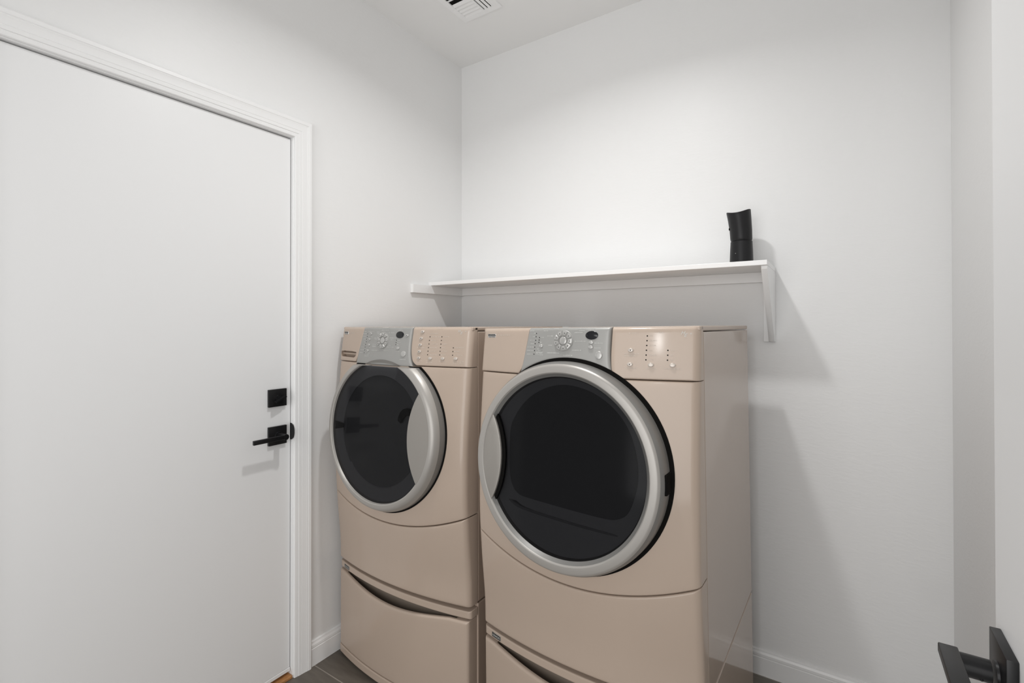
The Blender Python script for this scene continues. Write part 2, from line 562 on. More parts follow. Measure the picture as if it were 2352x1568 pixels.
R = ringset(bm, [rnd(0, 0.0340, 0.0905), rnd(0, 0.0355, 0.0925), rnd(-0.0004, 0.0370, 0.0985), rnd(-0.0018, 0.0378, 0.13),
                 rnd(-0.0058, 0.0396, 0.17), rim(-0.0092, 0.0410, -0.004), rim(-0.0092, 0.0408, -0.0008), rim(-0.0092, 0.0395, 0.0),
                 rim(-0.0092, 0.0375, -0.0015), rim(-0.0092, 0.026, -0.0065), rim(-0.0092, 0.012, -0.0095)])
bm.faces.new(R[0][::-1])
bm.faces.new(R[-1])
cup = finish('canister_top', bm, M_BLACKP, can, angle=50)
bm = bmesh.new()
add_tube(bm, (-0.0370, -0.0130, 0.1370), (-0.0395, -0.0142, 0.1370), 0.0050, 0.0045, 20)
finish('push_button', bm, M_DARK, cup)
bm = bmesh.new()
add_tube(bm, (-0.0140, -0.0350, 0.0430), (-0.0145, -0.0372, 0.0430), 0.0011, 0.0011, 12)
finish('indicator_light', bm, M_LEDW, cbase)
# ------------------------------------------------------------------ washer, dryer and their pedestals
HW = 0.337                                       # half width of the front panels
ZB = 0.388                                       # top of the pedestals
EZ = [0.0, 0.30, 0.47, 0.60, 0.75, 0.90, 1.00, 1.20, 1.32]
EV = [0.050, 0.050, 0.050, 0.064, 0.074, 0.072, 0.066, 0.047, 0.030]


def interp(x, xs, ys):
    if x <= xs[0]:
        return ys[0]
    for i in range(1, len(xs)):
        if x <= xs[i]:
            t = (x - xs[i - 1]) / (xs[i] - xs[i - 1])
            return ys[i - 1] + t * (ys[i] - ys[i - 1])
    return ys[-1]


def edge_depth(z):                               # smoothed silhouette of the front
    return sum(interp(z + d, EZ, EV) * w for d, w in ((-0.05, 1), (-0.025, 2), (0, 3), (0.025, 2), (0.05, 1))) / 9 if z < 1.25 else interp(z, EZ, EV)


def S(x, z):
    return -(edge_depth(z) + 0.04 * (1 - (x / 0.33) ** 2))


def edge_samples(length, ra, rb, n):
    a = [0.0, 0.06 * ra, 0.2 * ra, 0.45 * ra, 0.72 * ra, ra] if ra else [0.0]
    b = [length - q for q in ([0.0, 0.06 * rb, 0.2 * rb, 0.45 * rb, 0.72 * rb, rb] if rb else [0.0])][::-1]
    lo_, hi_ = a[-1], b[0]
    mid = [lo_ + (hi_ - lo_) * i / n for i in range(1, n)]
    return [q / length for q in a + mid + b]


def round_in(d, r):
    if r <= 0 or d >= r:
        return 0.0
    return r - math.sqrt(max(0.0, r * r - (r - d) ** 2))


def panel(name, xl, xr, zb, zt, m, parent, r=(0.006, 0.006, 0.006, 0.006), n=(24, 24), back=-0.0028, off=0.0, surf=None, angle=40, thick=None):
    """Moulded front panel that follows the bowed front: xl/xr are functions of t (0 bottom .. 1 top), zb/zt of x;
    r = edge rounding (left, right, bottom, top). Closed solid whose back lies at local y = back."""
    sf = surf or S
    fx = (lambda f: f if callable(f) else (lambda _t: f))
    xl, xr, zb, zt = fx(xl), fx(xr), fx(zb), fx(zt)
    W = xr(0.5) - xl(0.5)
    xm = (xl(0.5) + xr(0.5)) / 2
    Hh = zt(xm) - zb(xm)
    ss = edge_samples(W, r[0], r[1], n[0])
    ts = edge_samples(Hh, r[2], r[3], n[1])
    bm = bmesh.new()
    rows = []
    for t in ts:
        row = []
        for s in ss:
            x = xl(t) + (xr(t) - xl(t)) * s
            z = zb(x) + (zt(x) - zb(x)) * t
            ins = max(round_in(s * W, r[0]), round_in((1 - s) * W, r[1]))
            inz = max(round_in(t * Hh, r[2]), round_in((1 - t) * Hh, r[3]))
            row.append(bm.verts.new((x, sf(x, z) - off + math.hypot(ins, inz), z - ZB)))
        rows.append(row)
    for A, B in zip(rows, rows[1:]):
        for i in range(len(A) - 1):
            bm.faces.new((A[i], A[i + 1], B[i + 1], B[i]))
    loop = rows[0] + [q[-1] for q in rows[1:-1]] + rows[-1][::-1] + [q[0] for q in rows[1:-1]][::-1]
    if thick is None:
        bk = [bm.verts.new((v.co.x, back, v.co.z)) for v in loop]
        for i in range(len(loop)):
            j = (i + 1) % len(loop)
            bm.faces.new((loop[i], bk[i], bk[j], loop[j]))
        bm.faces.new(bk)
    else:                                        # thin shell: deep only at its two ends
        brow = [[bm.verts.new((v.co.x, back if abs(v.co.x) > 0.29 else sf(v.co.x, v.co.z + ZB) + thick, v.co.z)) for v in row] for row in rows]
        for A, B in zip(brow, brow[1:]):
            for i in range(len(A) - 1):
                bm.faces.new((A[i], B[i], B[i + 1], A[i + 1]))
        bl = brow[0] + [q[-1] for q in brow[1:-1]] + brow[-1][::-1] + [q[0] for q in brow[1:-1]][::-1]
        for i in range(len(loop)):
            j = (i + 1) % len(loop)
            bm.faces.new((loop[i], bl[i], bl[j], loop[j]))
    return finish(name, bm, m, parent, angle)


def cut(o, cutter_bm):
    """Carve a recess out of a solid (mesh boolean, done at build time)."""
    bmesh.ops.recalc_face_normals(cutter_bm, faces=cutter_bm.faces[:])
    me = bpy.data.meshes.new('cutter')
    cutter_bm.to_mesh(me)
    cutter_bm.free()
    c = bpy.data.objects.new('cutter', me)
    COL.objects.link(c)
    md = o.modifiers.new('cut', 'BOOLEAN')
    md.object = c
    md.operation = 'DIFFERENCE'
    md.solver = 'EXACT'
    c.parent = o.parent
    bpy.context.view_layer.update()
    new = bpy.data.meshes.new_from_object(o.evaluated_get(bpy.context.evaluated_depsgraph_get()))
    o.modifiers.clear()
    old = o.data
    o.data = new
    bpy.data.meshes.remove(old)
    bpy.data.objects.remove(c)
    for p in new.polygons:
        p.use_smooth = True
    new.set_sharp_from_angle(angle=rad(35))


def dome(name, cx, cz, rx, rz, h, m, parent, prof=None, lift=0.0, n=28):
    """Button: a moulded oval that follows the panel surface."""
    bm = bmesh.new()
    prof = prof or [(1.0, -0.0015), (1.0, 0.55), (0.93, 0.80), (0.80, 0.93), (0.5, 1.0), (0.2, 1.0)]
    R = []
    for k, hh in prof:
        row = []
        for i in range(n):
            x, z = cx + rx * k * math.cos(2 * PI * i / n), cz + rz * k * math.sin(2 * PI * i / n)
            row.append(bm.verts.new((x, S(x, z) - lift - (h * hh if hh > 0 else hh), z - ZB)))
        R.append(row)
    for A, B in zip(R, R[1:]):
        for i in range(n):
            bm.faces.new((A[i], A[(i + 1) % n], B[(i + 1) % n], B[i]))
    bm.faces.new(R[-1])
    bm.faces.new(R[0][::-1])
    return finish(name, bm, m, parent)


def led(x, z, parent, r=0.0017, lift=0.0):
    return dome('indicator_light', x, z, r, r, 0.0006, M_DARK, parent, [(1, -0.0005), (1, 0.7), (0.6, 1.0)], lift, 12)


def legends(name, rows, h, m, parent, off=0.0):
    """Small printed words: rows of tiny letter strokes lying on the panel surface."""
    bm = bmesh.new()
    for x0, x1, z in rows:
        x = x0
        lw = h * 0.78
        while x < x1 - lw * 0.3:
            if random.random() < 0.12 and x > x0 + 2 * lw:
                x += lw * 0.7
                continue
            w = min(lw * random.uniform(0.75, 1.05), x1 - x)
            st = h * 0.20
            strokes = [(x, z - h / 2, x + st, z + h / 2)]
            k = random.random()
            if k < 0.45:
                strokes.append((x + w * 0.62, z - h / 2, x + w * 0.62 + st, z + h / 2))
            if k > 0.2:
                strokes.append((x, z + h / 2 - st, x + w * 0.7, z + h / 2))
            if k > 0.5:
                strokes.append((x, z - h / 2, x + w * 0.7, z - h / 2 + st))
            if k < 0.8:
                strokes.append((x, z - st / 2, x + w * 0.66, z + st / 2))
            for a, b, c_, d in strokes:
                pts = [(a, b), (c_, b), (c_, d), (a, d)]
                bm.faces.new([bm.verts.new((px, S(px, pz) - 0.0004 - off, pz - ZB)) for px, pz in pts])
            x += w
    return finish(name, bm, m, parent)


def lettering(name, text, size, at, m, parent, shear=0.0, off=0.0006, width=None, align='LEFT', surf=None):
    cu = bpy.data.curves.new('lettering', 'FONT')
    cu.body = text
    cu.size = size
    cu.shear = shear
    cu.extrude = 0.0
    cu.align_x = align
    cu.resolution_u = 3
    tmp = bpy.data.objects.new('lettering', cu)
    COL.objects.link(tmp)
    bpy.context.view_layer.update()
    me = bpy.data.meshes.new_from_object(tmp.evaluated_get(bpy.context.evaluated_depsgraph_get()))
    bpy.data.objects.remove(tmp)
    bpy.data.curves.remove(cu)
    bm = bmesh.new()
    bm.from_mesh(me)
    bpy.data.meshes.remove(me)
    k = 1.0
    if width:
        xs = [v.co.x for v in bm.verts]
        k = width / (max(xs) - min(xs))
    sf = surf or S
    for v in bm.verts:
        x, z = at[0] + v.co.x * k, at[1] + v.co.y
        v.co = (x, sf(x, z) - off, z - ZB)
    for fc in bm.faces:
        fc.normal_update()
        if fc.normal.y > 0:
            fc.normal_flip()
    me2 = bpy.data.meshes.new(name)
    bm.to_mesh(me2)
    bm.free()
    me2.materials.append(m)
    o = bpy.data.objects.new(name, me2)
    COL.objects.link(o)
    o.parent = parent
    return o


def surf_plate(name, x0, x1, z0, z1, h, m, parent, surf=None, bev=0.0006):
    sf = surf or S
    bm = bmesh.new()
    xm, zm = (x0 + x1) / 2, (z0 + z1) / 2
    y = sf(xm, zm)
    sl = (sf(x1, zm) - sf(x0, zm)) / (x1 - x0)
    add_box(bm, x0, x1, -h, 0.004, z0 - ZB, z1 - ZB, bev, 1)
    for v in bm.verts:
        v.co.y += y + sl * (v.co.x - xm)
    return finish(name, bm, m, parent)


def badge(x0, x1, z0, z1, parent, surf=None, two=True):
    """Small two-tone maker's plate with its lettering."""
    b = surf_plate('maker_badge', x0, x1, z0, z1, 0.0016, M_BADGE, parent, surf)
    sf = surf or S
    hh = z1 - z0
    zm = z0 + hh * (0.46 if two else 0.10)
    bm = bmesh.new()
    g = (x1 - x0) * 0.05
    top = z1 - hh * 0.09
    bm.faces.new([bm.verts.new((x, sf((x0 + x1) / 2, (z0 + z1) / 2) + (sf(x1, zm) - sf(x0, zm)) / (x1 - x0) * (x - (x0 + x1) / 2) - 0.0018, z - ZB))
                  for x, z in ((x0 + g, zm), (x1 - g, zm), (x1 - g, top), (x0 + g, top))])
    bk = finish('badge_field', bm, M_BADGEK, parent)
    w = (x1 - x0) * 0.80
    lettering('badge_lettering', 'KENMORE', (top - zm) * 0.80, (x0 + (x1 - x0) * 0.10, zm + (top - zm) * 0.22), M_PRINT, parent, width=w, off=0.0022, surf=sf)
    if two:
        lettering('badge_lettering', 'ELITE', hh * 0.30, (x0 + (x1 - x0) * 0.16, z0 + hh * 0.14), M_BADGEK, parent, width=w * 0.85, off=0.0022, surf=sf)
    return b


def dial(cx, cz, rx, rz, btns, parent):
    d = dome('cycle_dial', cx, cz, rx, rz, 0.0032, M_SILV, parent,
             [(1.0, -0.0015), (1.0, 0.6), (0.965, 1.0), (0.44, 1.0), (0.42, 0.3), (0.1, 0.3)], 0.0, 64)
    da = 2 * PI / 9
    a0 = math.atan2((btns[0][1] - cz) / rz, (btns[0][0] - cx) / rx)
    for k in range(9):
        a = a0 - k * da
        bm = bmesh.new()
        rows = []
        for rr, hh in ((0.50, 0.0), (0.515, 0.0022), (0.55, 0.0030), (0.85, 0.0030), (0.91, 0.0022), (0.93, 0.0)):
            row = []
            wdt = da * (0.40 if rr > 0.6 else 0.36)
            for q, e in ((-1, 0), (-0.94, 0.7), (-0.8, 1), (0, 1), (0.8, 1), (0.94, 0.7), (1, 0)):
                t = a + wdt * q
                x, z = cx + rx * rr * math.cos(t), cz + rz * rr * math.sin(t)
                row.append(bm.verts.new((x, S(x, z) - 0.0030 - hh * e, z - ZB)))
            rows.append(row)
        for A, B in zip(rows, rows[1:]):
            for i in range(len(A) - 1):
                bm.faces.new((A[i], A[i + 1], B[i + 1], B[i]))
        x, z = cx + rx * 0.72 * math.cos(a), cz + rz * 0.72 * math.sin(a)
        ring = [bm.verts.new((x + 0.0013 * math.cos(2 * PI * i / 10), S(x, z + 0.0013 * math.sin(2 * PI * i / 10)) - 0.0063, z + 0.0013 * math.sin(2 * PI * i / 10) - ZB)) for i in range(10)]
        fd = bm.faces.new(ring)
        fd.material_index = 1
        finish('cycle_key', bm, None, parent, mats=[M_BTN, M_DARK])
    dome('dial_button', cx, cz, rx * 0.39, rz * 0.39, 0.0056, M_BTN, parent)
    return d


def revolve(prof, c, n=96):
    """Surface of revolution about the door axis; prof = (radius, forward) pairs; c maps (x, z, forward) to local coordinates."""
    bm = bmesh.new()
    R = [[bm.verts.new(c(r * math.cos(2 * PI * i / n), r * math.sin(2 * PI * i / n), f)) for i in range(n)] for r, f in prof]
    for A, B in zip(R, R[1:]):
        for i in range(n):
            bm.faces.new((A[i], A[(i + 1) % n], B[(i + 1) % n], B[i]))
    return bm, R


def frame_of(cx, cz, y0, tilt):
    ct, st = math.cos(tilt), math.sin(tilt)

    def c(x, z, f):
        return (cx + x, y0 + z * st - f * ct, cz - ZB + z * ct + f * st)
    return c


def trim_top(bm, zcut):
    r_ = bmesh.ops.bisect_plane(bm, geom=bm.verts[:] + bm.edges[:] + bm.faces[:], plane_co=(0, 0, zcut - ZB), plane_no=(0, 0, 1), clear_outer=True)
    return r_


def arc_lens(Rc, ox, Ra, side, n=40):
    """Outline of the crescent pull: inside the pane circle Rc and inside the circle of radius Ra centred side*ox."""
    d = ox
    xi = (Rc * Rc - Ra * Ra + d * d) / (2 * d)
    zi = math.sqrt(Rc * Rc - xi * xi)
    a1 = math.atan2(zi, xi)
    pts = [(Rc * math.cos(-a1 + 2 * a1 * i / n), Rc * math.sin(-a1 + 2 * a1 * i / n)) for i in range(n + 1)]
    b1 = math.atan2(zi, d - xi)
    pts += [(d - Ra * math.cos(b1 - 2 * b1 * i / n), Ra * math.sin(b1 - 2 * b1 * i / n)) for i in range(1, n)]
    return [(side * x, z) for x, z in pts]


def smooth_loop(pts, k=6):
    """Closed Catmull-Rom curve through the points."""
    out, n = [], len(pts)
    for i in range(n):
        p0, p1, p2, p3 = pts[i - 1], pts[i], pts[(i + 1) % n], pts[(i + 2) % n]
        for j in range(k):
            t = j / k
            out.append(tuple(0.5 * (2 * p1[a] + (p2[a] - p0[a]) * t + (2 * p0[a] - 5 * p1[a] + 4 * p2[a] - p3[a]) * t * t
                                    + (3 * p1[a] - p0[a] - 3 * p2[a] + p3[a]) * t ** 3) for a in (0, 1)))
    return out


def plate_on(c, pts, f0, f1, bulge=0.0):
    bm = bmesh.new()
    A = [bm.verts.new(c(x, z, f0)) for x, z in pts]
    B = [bm.verts.new(c(x, z, f1)) for x, z in pts]
    mx, mz = sum(p[0] for p in pts) / len(pts), sum(p[1] for p in pts) / len(pts)
    D = [bm.verts.new(c(mx + (x - mx) * 0.86, mz + (z - mz) * 0.96, f1 + bulge)) for x, z in pts]
    k = len(pts)
    for P, Q in ((A, B), (B, D)):
        for i in range(k):
            bm.faces.new((P[i], P[(i + 1) % k], Q[(i + 1) % k], Q[i]))
    bm.faces.new(A[::-1])
    bm.faces.new(D)
    return bm


def cabinet(parent, m):
    bm = bmesh.new()
    add_box(bm, -HW, HW, 0.0, DEPTH, 0.004, 1.3065 - ZB, 0.003, 2)
    o = finish('cabinet', bm, m, parent, 14)
    box('lid', -HW, HW, -0.028, DEPTH + 0.002, 1.3085 - ZB, 1.3215 - ZB, M_CHAMP, o, bev=0.004, seg=3)
    for sx in (-1, 1):
        for y in (0.05, DEPTH - 0.05):
            bm = bmesh.new()
            add_tube(bm, (sx * 0.29, y, 0.0), (sx * 0.29, y, 0.006), 0.02, 0.02, 20)
            finish('levelling_foot', bm, M_RUBBER, o)
    return o


def machine(kind):
    dryer = kind == 'dryer'
    if dryer:
        root = thing('clothes_dryer', 'champagne front-loading dryer with crescent pull at left of its black round door', 'dryer', group=None)
    else:
        root = thing('washing_machine', 'champagne front-loading washer with dispenser slot and crescent pull at right of its door', 'washing machine')
    cab = cabinet(root, M_CHAMPS)
    # --- lower service panel and upper front, split by a smiling seam
    zs = (lambda x: 0.6225 + 0.070 * (x / 0.33) ** 2) if dryer else (lambda x: 0.6190 + 0.058 * (x / 0.33) ** 2 + 0.055 * max(0, x) * abs(x) + 0.02 * x)
    panel('lower_front_panel', -HW, HW, 0.3905, lambda x: zs(x) - 0.0016, M_CHAMP, root, (0.018, 0.018, 0.008, 0.005), (30, 20))
    panel('upper_front_panel', -HW, HW, lambda x: zs(x) + 0.0016, 1.1845, M_CHAMP, root, (0.018, 0.018, 0.005, 0.004), (36, 40))
    # --- control console in three pieces
    if dryer:
        arch = lambda x: 0.948 + math.sqrt(max(0.0, 0.2865 ** 2 - (x + 0.0078) ** 2))
        xa = lambda t: -0.1575 + 0.0205 * t - 0.006 * (1 - t) ** 6
        xb = lambda t: 0.1155 + 0.004 * t + 0.0095 * (1 - t) ** 4
        ctr_zb = lambda x: arch(x)
    else:
        xa = lambda t: -0.2000 + 0.0335 * t
        xb = lambda t: 0.0900 + 0.0075 * t + 0.024 * (1 - t) ** 4
        ctr_zb = lambda x: 1.1800
    zt = 1.3205
    lp = panel('console_left_panel', -HW, lambda t: xa(t) - 0.0008 - 0.006 * max(0, 0.12 - t) / 0.12, lambda x: 1.1870, zt, M_CHAMP, root, (0.012, 0.004, 0.004, 0.010), (20, 20), off=0.001)
    ct = panel('control_panel', xa, xb, ctr_zb, zt, M_SILV, root, (0.002, 0.010, 0.006, 0.008), (40, 24), off=0.0015)
    rp = panel('console_right_panel', lambda t: xb(t) + 0.0030 + 0.012 * max(0, 0.14 - t) ** 2 / 0.0196, HW, lambda x: 1.1870, zt, M_CHAMP, root, (0.005, 0.016, 0.004, 0.010), (24, 20), off=0.001)
    for o in (ct,):
        o['label'] = 'silver centre of the console with the cycle dial'
    OFF = 0.0015
    D = DATA
    p = 'D_' if dryer else 'W_'
    if dryer:
        dial(-0.0193, 1.2845, 0.0310, 0.0295, [(-0.0304, 1.3046)], ct)
        dome('display', 0.0664, 1.2992, 0.0182, 0.0117, 0.0030, M_DISP, ct, [(1, -0.001), (1, 0.8), (0.95, 1), (0.3, 1)], 0, 40)
        bt = D['D_btn_c']
        for (x, z), rx, rz in zip(bt, (0.0075, 0.0075, 0.0105, 0.0066), (0.0050, 0.0050, 0.0112, 0.0056)):
            dome('push_button', x, z, rx, rz, 0.0050, M_BTN, ct)
        for x, z in D['D_btn_r']:
            b = dome('push_button', x, z, 0.0074, 0.0054, 0.0045, M_BTNC, rp)
        for x, z in D['D_btn_r'][:2]:
            led(x, z, rp, 0.0015, 0.0042)
    else:
        dial(-0.0468, 1.2722, 0.0315, 0.0315, [(-0.0315, 1.29)], ct)
        dome('display', 0.0405, 1.2933, 0.0194, 0.0122, 0.0030, M_DISP, ct, [(1, -0.001), (1, 0.8), (0.95, 1), (0.3, 1)], 0, 40)
        for i, (x, z) in enumerate(D['W_btn_c']):
            r_ = (0.0112, 0.0108) if i == 6 else (0.0074, 0.0056)
            dome('push_button', x, z, r_[0], r_[1], 0.0045, M_BTN, ct)
            if i < 5:
                led(x, z, ct, 0.0014, 0.0042)
        for i, (x, z) in enumerate(D['W_btn_r']):
            dome('push_button', x, z, 0.0074, 0.0054, 0.0045, M_BTNC, rp)
            if i < 5:
                led(x, z, rp, 0.0015, 0.0042)
        # darker arch at the foot of the silver console, echoing the door
        bm = bmesh.new()
        pts = [(0.2515 * math.sin(q), 0.948 + 0.2515 * math.cos(q)) for q in [-0.392 + 0.784 * i / 36 for i in range(37)]]
        pts = [(x - 0.040, z + 0.0025) for x, z in pts if z > 1.1815]
        top = [bm.verts.new((x, S(x, z) - OFF - 0.0006, z - ZB)) for x, z in pts]
        bot = [bm.verts.new((x, S(x, 1.1812) - OFF - 0.0006 + 0.001, 1.1812 - ZB)) for x, z in pts]
        for i in range(len(pts) - 1):
            bm.faces.new((bot[i], bot[i + 1], top[i + 1], top[i]))
        finish('console_arch', bm, M_SILVD, ct)
    for x, z in D[p + 'led_c']:
        led(x, z, ct, 0.0015, OFF)
    for x, z in D[p + 'led_r']:
        led(x, z, rp, 0.0017, 0.001)
    legends('printed_legends', D[p + 'leg_c'], 0.0026, M_PRINT, ct, OFF)
    legends('printed_legends', D[p + 'leg_r'], 0.0024, M_PRINTC, rp, 0.001)
    legends('printed_legends', D[p + 'leg_l'], 0.0026, M_PRINTC, lp, 0.001)
    he = D[p + 'HE']
    lettering('printed_logo', 'H', 0.0125, (he[0][0], he[0][1] + 0.0002), M_PRINT, rp, 0.35, 0.0018)
    lettering('printed_logo', 'E', 0.0125, (he[2][0] - 0.001, he[2][1]), M_PRINT, rp, 0.35, 0.0018)
    lettering('printed_logo', '4t', 0.0062, (he[4][0], he[4][1] - 0.0006), M_PRINT, rp, 0.35, 0.0018)
    badge(*((-0.3138, -0.2769, 1.2905, 1.3035) if dryer else (-0.3190, -0.2840, 1.2895, 1.3030)), lp)
    if not dryer:
        # dispenser pull: a carved slot with a lip across it
        bm = bmesh.new()
        pts = [(-0.3235, 1.2030), (-0.2285, 1.2020), (-0.2195, 1.2060), (-0.2130, 1.2170), (-0.2150, 1.2235), (-0.2500, 1.2265), (-0.3060, 1.2268), (-0.3345, 1.2245),
               (-0.3350, 1.2150), (-0.3310, 1.2065)]
        pts = [(x + 0.007, z) for x, z in pts]
        add_prism(bm, [(x, z - ZB) for x, z in pts], -0.25, -0.026, 1)
        cut(lp, bm)
        bm = bmesh.new()
        xs = [-0.327 + 0.119 * i / 16 for i in range(17)]
        prof = [(0.012, 1.2200), (0.007, 1.2180), (0.0060, 1.2150), (0.009, 1.2110), (0.016, 1.2095)]
        rows = [[bm.verts.new((x, S(x, 1.215) + d, z - ZB)) for d, z in prof] for x in xs]
        for A, B in zip(rows, rows[1:]):
            for i in range(len(A) - 1):
                bm.faces.new((A[i], B[i], B[i + 1], A[i + 1]))
        lip = finish('dispenser_lip', bm, M_CHAMP, lp)
    # --- the round door
    if dryer:
        cx, cz, y0, Rg = -0.0078, 0.9480, -0.130, 0.2405
        c = frame_of(cx, cz, y0, rad(3.0))
        prof = [(Rg - 0.004, -0.012), (Rg, -0.003), (Rg + 0.0085, 0.0055), (Rg + 0.0100, 0.0085), (Rg + 0.012, 0.0100), (Rg + 0.027, 0.0100), (Rg + 0.0305, 0.0085),
                (Rg + 0.0345, 0.0040), (Rg + 0.0400, -0.0080), (Rg + 0.0415, -0.018), (Rg + 0.0415, -0.075), (Rg - 0.004, -0.075)]
        zcut = None
    else:
        cx, cz, y0, Rg = -0.0200, 0.9480, -0.130, 0.2496
        c = frame_of(cx, cz, y0, rad(3.0))
        prof = [(Rg - 0.004, -0.012), (Rg, -0.003), (Rg + 0.0020, 0.0035), (Rg + 0.0050, 0.0050), (Rg + 0.014, 0.0040), (Rg + 0.022, -0.0005), (Rg + 0.0255, -0.0045),
                (Rg + 0.0330, -0.0200), (Rg + 0.0345, -0.030), (Rg + 0.0345, -0.075), (Rg - 0.004, -0.075)]
        zcut = 1.1792
    bm, R = revolve(prof + [prof[0]], c, 128)
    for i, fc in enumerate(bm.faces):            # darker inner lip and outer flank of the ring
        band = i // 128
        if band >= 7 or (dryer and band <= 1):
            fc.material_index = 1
    bmesh.ops.remove_doubles(bm, verts=bm.verts[:], dist=1e-5)
    if zcut:
        trim_top(bm, zcut)
        es = [e for e in bm.edges if len(e.link_faces) == 1]
        bmesh.ops.holes_fill(bm, edges=es)
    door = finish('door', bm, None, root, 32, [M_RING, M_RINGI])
    # flat dark ring on the panel, painted in for the shadow gap around the door
    bm = bmesh.new()
    Ro = Rg + 0.0415
    nn = 128
    rows = []
    for k, (dr, dx) in enumerate(((-0.03, 0.0), (0.0080 if dryer else 0.0, 0.0030 if dryer else 0.0))):
        row = []
        for i in range(nn):
            a = 2 * PI * i / nn
            x = cx + dx + (Ro + dr) * math.cos(a)
            z = cz + (Ro + dr) * math.sin(a) + 0.0
            x = max(-HW + 0.012, min(HW - 0.012, x))
            row.append(bm.verts.new((x, S(x, z) - 0.0014, z - ZB)))
        rows.append(row)
    for i in range(nn):
        bm.faces.new((rows[0][i], rows[0][(i + 1) % nn], rows[1][(i + 1) % nn], rows[1][i]))
    trim_top(bm, 1.245 if dryer else 1.1835)
    finish('door_gap_shade', bm, M_DARK, door)
    # smoked pane, and what shows through it
    bm, R = revolve([(Rg, -0.0030), (Rg * 0.8, -0.0010), (Rg * 0.5, 0.0015), (Rg * 0.2, 0.0025), (0.004, 0.0027)], c, 96)
    bm.faces.new(R[-1])
    if zcut:
        trim_top(bm, zcut)
    finish('door_glass', bm, M_GLASSD if dryer else M_GLASSW, door, 60)
    if dryer:
        bm, R = revolve([(Rg - 0.001, -0.012), (Rg * 0.90, -0.014), (Rg * 0.5, -0.0145), (0.005, -0.0145)], c, 96)
        bm.faces.new(R[-1])
        finish('door_bowl', bm, M_LINERD, door, 30)
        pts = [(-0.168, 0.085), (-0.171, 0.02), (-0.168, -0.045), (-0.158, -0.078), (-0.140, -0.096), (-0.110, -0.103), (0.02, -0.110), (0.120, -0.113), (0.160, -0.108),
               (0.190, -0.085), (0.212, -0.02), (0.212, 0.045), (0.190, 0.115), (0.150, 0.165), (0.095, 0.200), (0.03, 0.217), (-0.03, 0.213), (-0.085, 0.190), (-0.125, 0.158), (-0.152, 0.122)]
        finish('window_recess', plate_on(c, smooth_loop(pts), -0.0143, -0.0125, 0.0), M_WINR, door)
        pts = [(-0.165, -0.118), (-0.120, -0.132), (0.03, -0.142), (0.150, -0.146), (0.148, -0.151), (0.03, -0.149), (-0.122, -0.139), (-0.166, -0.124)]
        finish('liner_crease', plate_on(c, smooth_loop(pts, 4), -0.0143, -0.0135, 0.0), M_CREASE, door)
    else:
        bm, R = revolve([(Rg - 0.001, -0.012), (Rg * 0.80, -0.0125), (Rg * 0.788, -0.0150), (Rg * 0.60, -0.0160), (Rg * 0.3, -0.0165), (0.005, -0.0165)], c, 96)
        bm.faces.new(R[-1])
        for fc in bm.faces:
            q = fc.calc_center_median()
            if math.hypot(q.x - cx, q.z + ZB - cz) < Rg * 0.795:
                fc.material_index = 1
        trim_top(bm, zcut)
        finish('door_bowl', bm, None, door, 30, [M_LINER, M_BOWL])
    if dryer:
        pts = arc_lens(Rg + 0.0092, 0.4470, 0.260, -1)
        h = finish('door_handle', plate_on(c, pts, -0.004, 0.0084, 0.0014), M_PULL, door, 30)
        pts = arc_lens(Rg - 0.0008, 0.4330, 0.258, -1)
        finish('handle_recess', plate_on(c, pts, -0.004, 0.0026, 0.0), M_DARK, door)
        bm = bmesh.new()                          # hinge cover in the gap at the right of the ring
        add_box(bm, cx + Ro - 0.010, cx + Ro + 0.0035, -0.119, -0.060, cz - 0.030 - ZB, cz + 0.020 - ZB, 0.003, 2)
        finish('hinge_cover', bm, M_DARK, door)
    else:
        pts = arc_lens(Rg + 0.0060, 0.4130, 0.256, 1)
        finish('door_handle', plate_on(c, pts, -0.004, 0.0052, 0.0008), M_PULL, door, 30)
        bm = bmesh.new()                          # curved latch hook and hinge stub behind the pane
        a = [(0.098, -0.020), (0.100, -0.008), (0.110, 0.010), (0.124, 0.022), (0.142, 0.027), (0.175, 0.022)]
        b = [(0.175, -0.004), (0.150, 0.002), (0.137, 0.000), (0.127, -0.009), (0.119, -0.024), (0.112, -0.028)]
        add_prism(bm, [(x + cx, z + cz + 0.068 - ZB) for x, z in a + b], y0 + 0.0085, y0 + 0.0110, 1)
        finish('latch_hook', bm, M_HOOK, door)
        bm = bmesh.new()
        add_prism(bm, [(x + cx, z + cz - ZB) for x, z in ((-0.246, 0.012), (-0.199, 0.008), (-0.196, -0.004), (-0.199, -0.010), (-0.246, -0.020))], y0 + 0.0085, y0 + 0.0110, 1)
        finish('hinge_stub', bm, M_HOOK, door)
    return root


